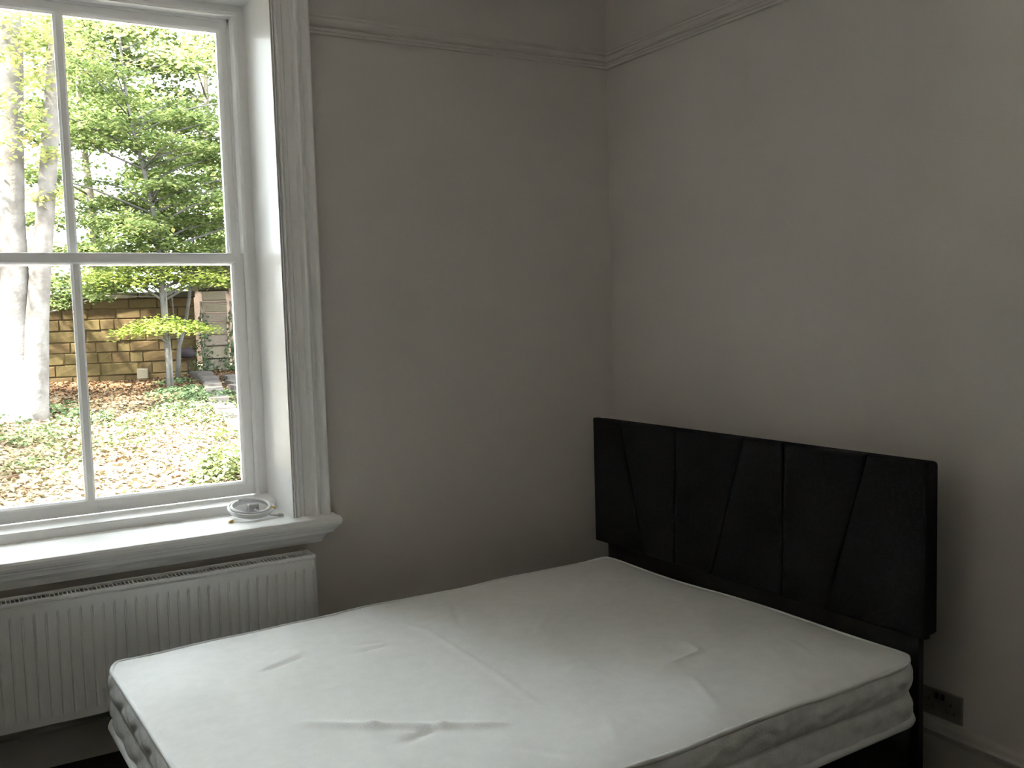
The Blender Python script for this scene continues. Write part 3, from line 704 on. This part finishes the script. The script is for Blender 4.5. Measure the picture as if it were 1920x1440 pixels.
for k in range(150):
    z = nr.uniform(2.25, 7.0) if k % 3 else nr.uniform(2.2, 3.6)
    a = nr.uniform(0, 6.28); r = (0.25 + 1.55 * nr.uniform(0, 1) ** .7) * (1.0 if z < 5.5 else 0.75)
    c = (0.35 + 1.15 * r * math.cos(a), 12.0 + 0.8 * r * math.sin(a), z)
    # open lane of sky running down through the left of the crown
    if c[0] < -0.30 and z < 3.0: continue
    sp2.append((c, nr.uniform(.35, .62), nr.uniform(.3, .5), 0.035, 300, nr.uniform(.15, .4)))
tree('layered_beech_tree', 'young beech tree with green leaves in flat drooping layers', [s1], sp2, LGREEN, BARKG, 0.078, branch_every=2, tilt=0.4, tintf=lambda n: nr.beta(2, 2.2, n))

# the thin second sapling against the wall
k_ = 15.75 / 16.567
cm = Vector((-2.5182, -3.4080, 1.4634))
s2 = [(tuple(cm + (Vector(p) - cm) * k_), r) for p, r in [((0.867, 13.78, 0.38), 0.045), ((0.924, 13.794, 0.919), 0.034), ((1.036, 13.763, 1.284), 0.030), ((1.13, 13.752, 1.741), 0.026), ((1.179, 13.758, 2.109), 0.022), ((1.241, 13.765, 2.567), 0.018), ((1.30, 13.77, 3.4), 0.008)]]
sp = [((1.15, 12.9, 2.05), 0.4, 0.3, 0.03, 160, .3), ((0.8, 12.9, 2.35), 0.4, 0.3, 0.03, 160, .3), ((1.25, 12.8, 2.7), 0.45, 0.35, 0.03, 200, .3), ((0.9, 12.9, 3.1), 0.45, 0.35, 0.03, 200, .3)]
tree('forked_sapling', 'thin grey forked sapling close to the stone wall', [s2, [(tuple(cm + (Vector(p) - cm) * k_), r) for p, r in [((0.924, 13.794, 0.919), 0.022), ((0.90, 13.79, 1.15), 0.016), ((0.86, 13.79, 1.5), 0.012), ((0.84, 13.8, 2.2), 0.008)]]], sp, LYELL, BARKG, 0.06, tilt=0.4)

# green boughs hanging over the wall on the left
s3 = [((-2.9, 14.9, 0.4), 0.13), ((-2.8, 14.8, 2.0), 0.11), ((-2.5, 14.7, 4.0), 0.08), ((-2.3, 14.6, 6.5), 0.03)]
sp = [((-1.05, 13.35, 1.95), 0.30, 0.3, 0.06, 200, .3), ((-0.65, 13.1, 1.86), 0.34, 0.3, 0.05, 190, .35), ((-0.95, 13.2, 1.70), 0.30, 0.3, 0.05, 150, .3), ((-0.35, 13.0, 1.80), 0.18, 0.2, 0.04, 90, .3), ((-1.4, 13.5, 2.15), 0.5, 0.4, 0.07, 240, .3), ((-0.9, 13.3, 2.35), 0.3, 0.3, 0.05, 120, .3)]
for k in range(22):
    sp.append(((-2.6 + nr.uniform(-1.3, 0.9), 14.3 + nr.uniform(-.8, 1.2), nr.uniform(2.4, 6.5)), nr.uniform(.4, .7), nr.uniform(.4, .6), 0.07, 180, .3))
tree('overhanging_tree', 'dark green tree with boughs hanging over the wall top', [s3], sp, LGREEN, BARKD, 0.075, branch_every=3, tilt=0.6, tintf=lambda n: nr.beta(1.5, 3, n))

# trees beyond the wall, plus unseen left-hand ones added to block low sky
far = [(-7.5, 5.5, 8.5, 2.4, 60, 'unseen leafy tree added near the house to block low sky on the left', LGREEN), (-6.8, 10.5, 9.0, 2.4, 60, 'unseen leafy tree added in the far left to screen the low sky', LGREEN), (-11.5, 8.0, 9.5, 2.8, 60, 'unseen tall leafy tree added at the left end to screen daylight', LGREEN), (5.2, 10.5, 8.0, 2.2, 50, 'leafy tree on the right side of the garden', LGREEN),
       (2.3, 16.5, 7.5, 2.0, 70, 'leafy green tree rising beyond the stone pier', LGREEN), (0.2, 18.5, 8.5, 2.0, 60, 'leafy tree beyond the wall behind the beech', LGREEN),
       (4.6, 15.0, 7.5, 2.0, 50, 'leafy tree to the right of the garden shed', LGREEN), (-4.8, 17.0, 9.0, 2.3, 55, 'tall yellowing tree beyond the wall far left', LPALE), (-0.9, 24.0, 9.5, 2.3, 46, 'distant pale tree seen past the twin stems', LPALE)]
for x, y, h, R_, n, lab, lm in far:
    g0 = ground_z(x, y)
    s = [((x, y, g0 - .1), 0.13), ((x + .1, y, g0 + h * .3), 0.10), ((x - .05, y, g0 + h * .6), 0.06), ((x, y, g0 + h), 0.015)]
    sp = []
    for k in range(n):
        z = nr.uniform(0.17, 1.0); a = nr.uniform(0, 6.28); r = R_ * math.sqrt(max(0.05, 1 - ((z - .55) / .5) ** 2)) * nr.uniform(.25, 1)
        sp.append(((x + r * math.cos(a), y + r * math.sin(a), g0 + z * h), nr.uniform(.45, .85), nr.uniform(.45, .8), 0.09, 330, nr.uniform(.1, .4)))
    tree('background_tree', lab, [s], sp, lm, BARKD, 0.12, group='trees beyond the garden wall', branch_every=4, tilt=0.6, tintf=lambda q: nr.beta(2, 2, q))

# --- leaf litter, ivy on the ground, low plants
n = 48000
X = nr.uniform(-5.5, 4.5, n); Y = 2.2 + 12.0 * nr.uniform(0, 1, n)
keep = (Y < 13.52 - 0.231 * X) 
X, Y = X[keep], Y[keep]
Z = np.array([ground_z(x, y) for x, y in zip(X, Y)]) + nr.uniform(0.006, 0.035, len(X))
band = np.clip((Y - 9.5) / 3.0, 0, 1)  # browner litter by the wall, its shade partly put into the tint
ti = nr.beta(2, 2, len(X)) * (1 - 0.5 * band) + 0.25 * (1 - band)
o = leaf_cloud('fallen_leaves', np.stack([X, Y, Z], 1), 0.066, 0.45, LBROWN, None, ti); tag(o, 'brown and yellow fallen leaves carpeting the garden', 'leaves', kind='stuff')
P = []; T = []
for (x, y, r, n, h, tb) in [(0.42, 11.2, .45, 700, .10, .3), (0.55, 10.2, .55, 900, .12, .45), (0.15, 9.4, .50, 700, .12, .5), (-0.35, 8.6, .45, 450, .10, .6), (0.25, 8.2, .35, 350, .10, .7), (-1.15, 9.0, .35, 420, .16, .45), (-1.3, 9.9, .25, 260, .18, .5),
                         (-1.75, 8.2, .40, 420, .14, .65), (-2.3, 9.0, .5, 450, .2, .35), (-0.25, 6.2, .3, 200, .08, .8), (-0.50, 5.0, .26, 900, .26, .8), (-1.4, 7.2, .5, 260, .08, .8), (0.1, 7.0, .4, 330, .12, .85), (-0.85, 7.7, .4, 260, .08, .75), (0.55, 12.6, .3, 260, .08, .35), (-1.9, 6.4, .4, 220, .08, .8)]:
    n = int(n * 0.85); tb += 0.15
    a = nr.uniform(0, 6.28, n); q = np.sqrt(nr.uniform(0, 1, n)) * r * (1 + 0.35 * np.sin(a * 3 + x * 7))
    xx = x + q * np.cos(a) * 1.2; yy = y + q * np.sin(a)
    zz_ = np.array([ground_z(i, j) for i, j in zip(xx, yy)]) + 0.02 + nr.uniform(0, h, n) * (1 - (q / r) ** 2 * .7)
    P.append(np.stack([xx, yy, zz_], 1)); T.append(np.clip(nr.normal(tb, .2, n), 0, 1))
o = leaf_cloud('ground_ivy', np.concatenate(P), 0.060, 0.6, LIVY, None, np.concatenate(T)); tag(o, 'patches of green ivy growing over the garden ground', 'ivy', kind='stuff')
# --- unseen pale paving added along the house to bounce daylight indoors
te = empty('bounce_terrace', (-2.0, 1.9, ground_z(-2.0, 1.9))); tag(te, 'unseen pale slab paving added along the house to bounce light up through the window', 'bounce_terrace')
SL = mat('pale_paving', (0.60, 0.57, 0.53), (0.68, 0.65, 0.61), 5.0, 0.9, 0.3, 40.0, spec=0.2)
SLM = [stone_mesh('slab', SL, 140 + k) for k in range(3)]
for j in range(5):
    for i in range(12):
        o = stone(te, 'slab', rnd.choice(SLM), -5.4 + i * 0.62 + (0.3 if j % 2 else 0) + 2.0 - 1.0, 0.8 + j * 0.52 - 1.9, 0.05 + 0.024 * (j - 2), 0.60, 0.06, 0.50)
        o.rotation_euler = (math.radians(-87.4), 0, 0)

# --- unseen hedge added down the left to hold back low sky light
hd = empty('sky_block_hedge', (-7.4, 8.0, 0.0)); tag(hd, 'unseen dense evergreen hedge added down the left side to block low sky', 'hedge')
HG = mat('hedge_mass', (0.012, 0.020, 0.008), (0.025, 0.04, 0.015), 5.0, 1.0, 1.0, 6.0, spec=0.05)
ys = np.linspace(-7.2, 6.5, 40); rings = []
for y in ys:
    w_ = 0.62 + 0.10 * math.sin(y * 2.3) + 0.06 * math.sin(y * 5.1); h_ = 2.4 + 0.18 * math.sin(y * 1.7) + 0.10 * math.sin(y * 4.3)
    rings.append([(-w_, y, -0.1), (w_, y, -0.1), (w_ * 1.05, y, 0.9), (w_, y, 1.7), (w_ * .7, y, h_ - .2), (0, y, h_), (-w_ * .7, y, h_ - .2), (-w_, y, 1.7), (-w_ * 1.05, y, 0.9)])
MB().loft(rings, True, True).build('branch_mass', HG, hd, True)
n = 9000
yy = nr.uniform(-7.3, 6.6, n); zz_ = nr.uniform(0, 2.4, n); xx = 0.72 * (1 - 0.35 * np.clip((zz_ - 1.7) / 0.7, 0, 1)) + nr.normal(0, .06, n)
top = nr.uniform(0, 1, n) < .22
xx[top] = nr.uniform(-.7, .7, top.sum()); zz_[top] = 2.4 + nr.normal(0, .12, top.sum())
leaf_cloud('foliage', np.stack([xx, yy, zz_], 1), 0.13, 1.0, LIVY, hd)
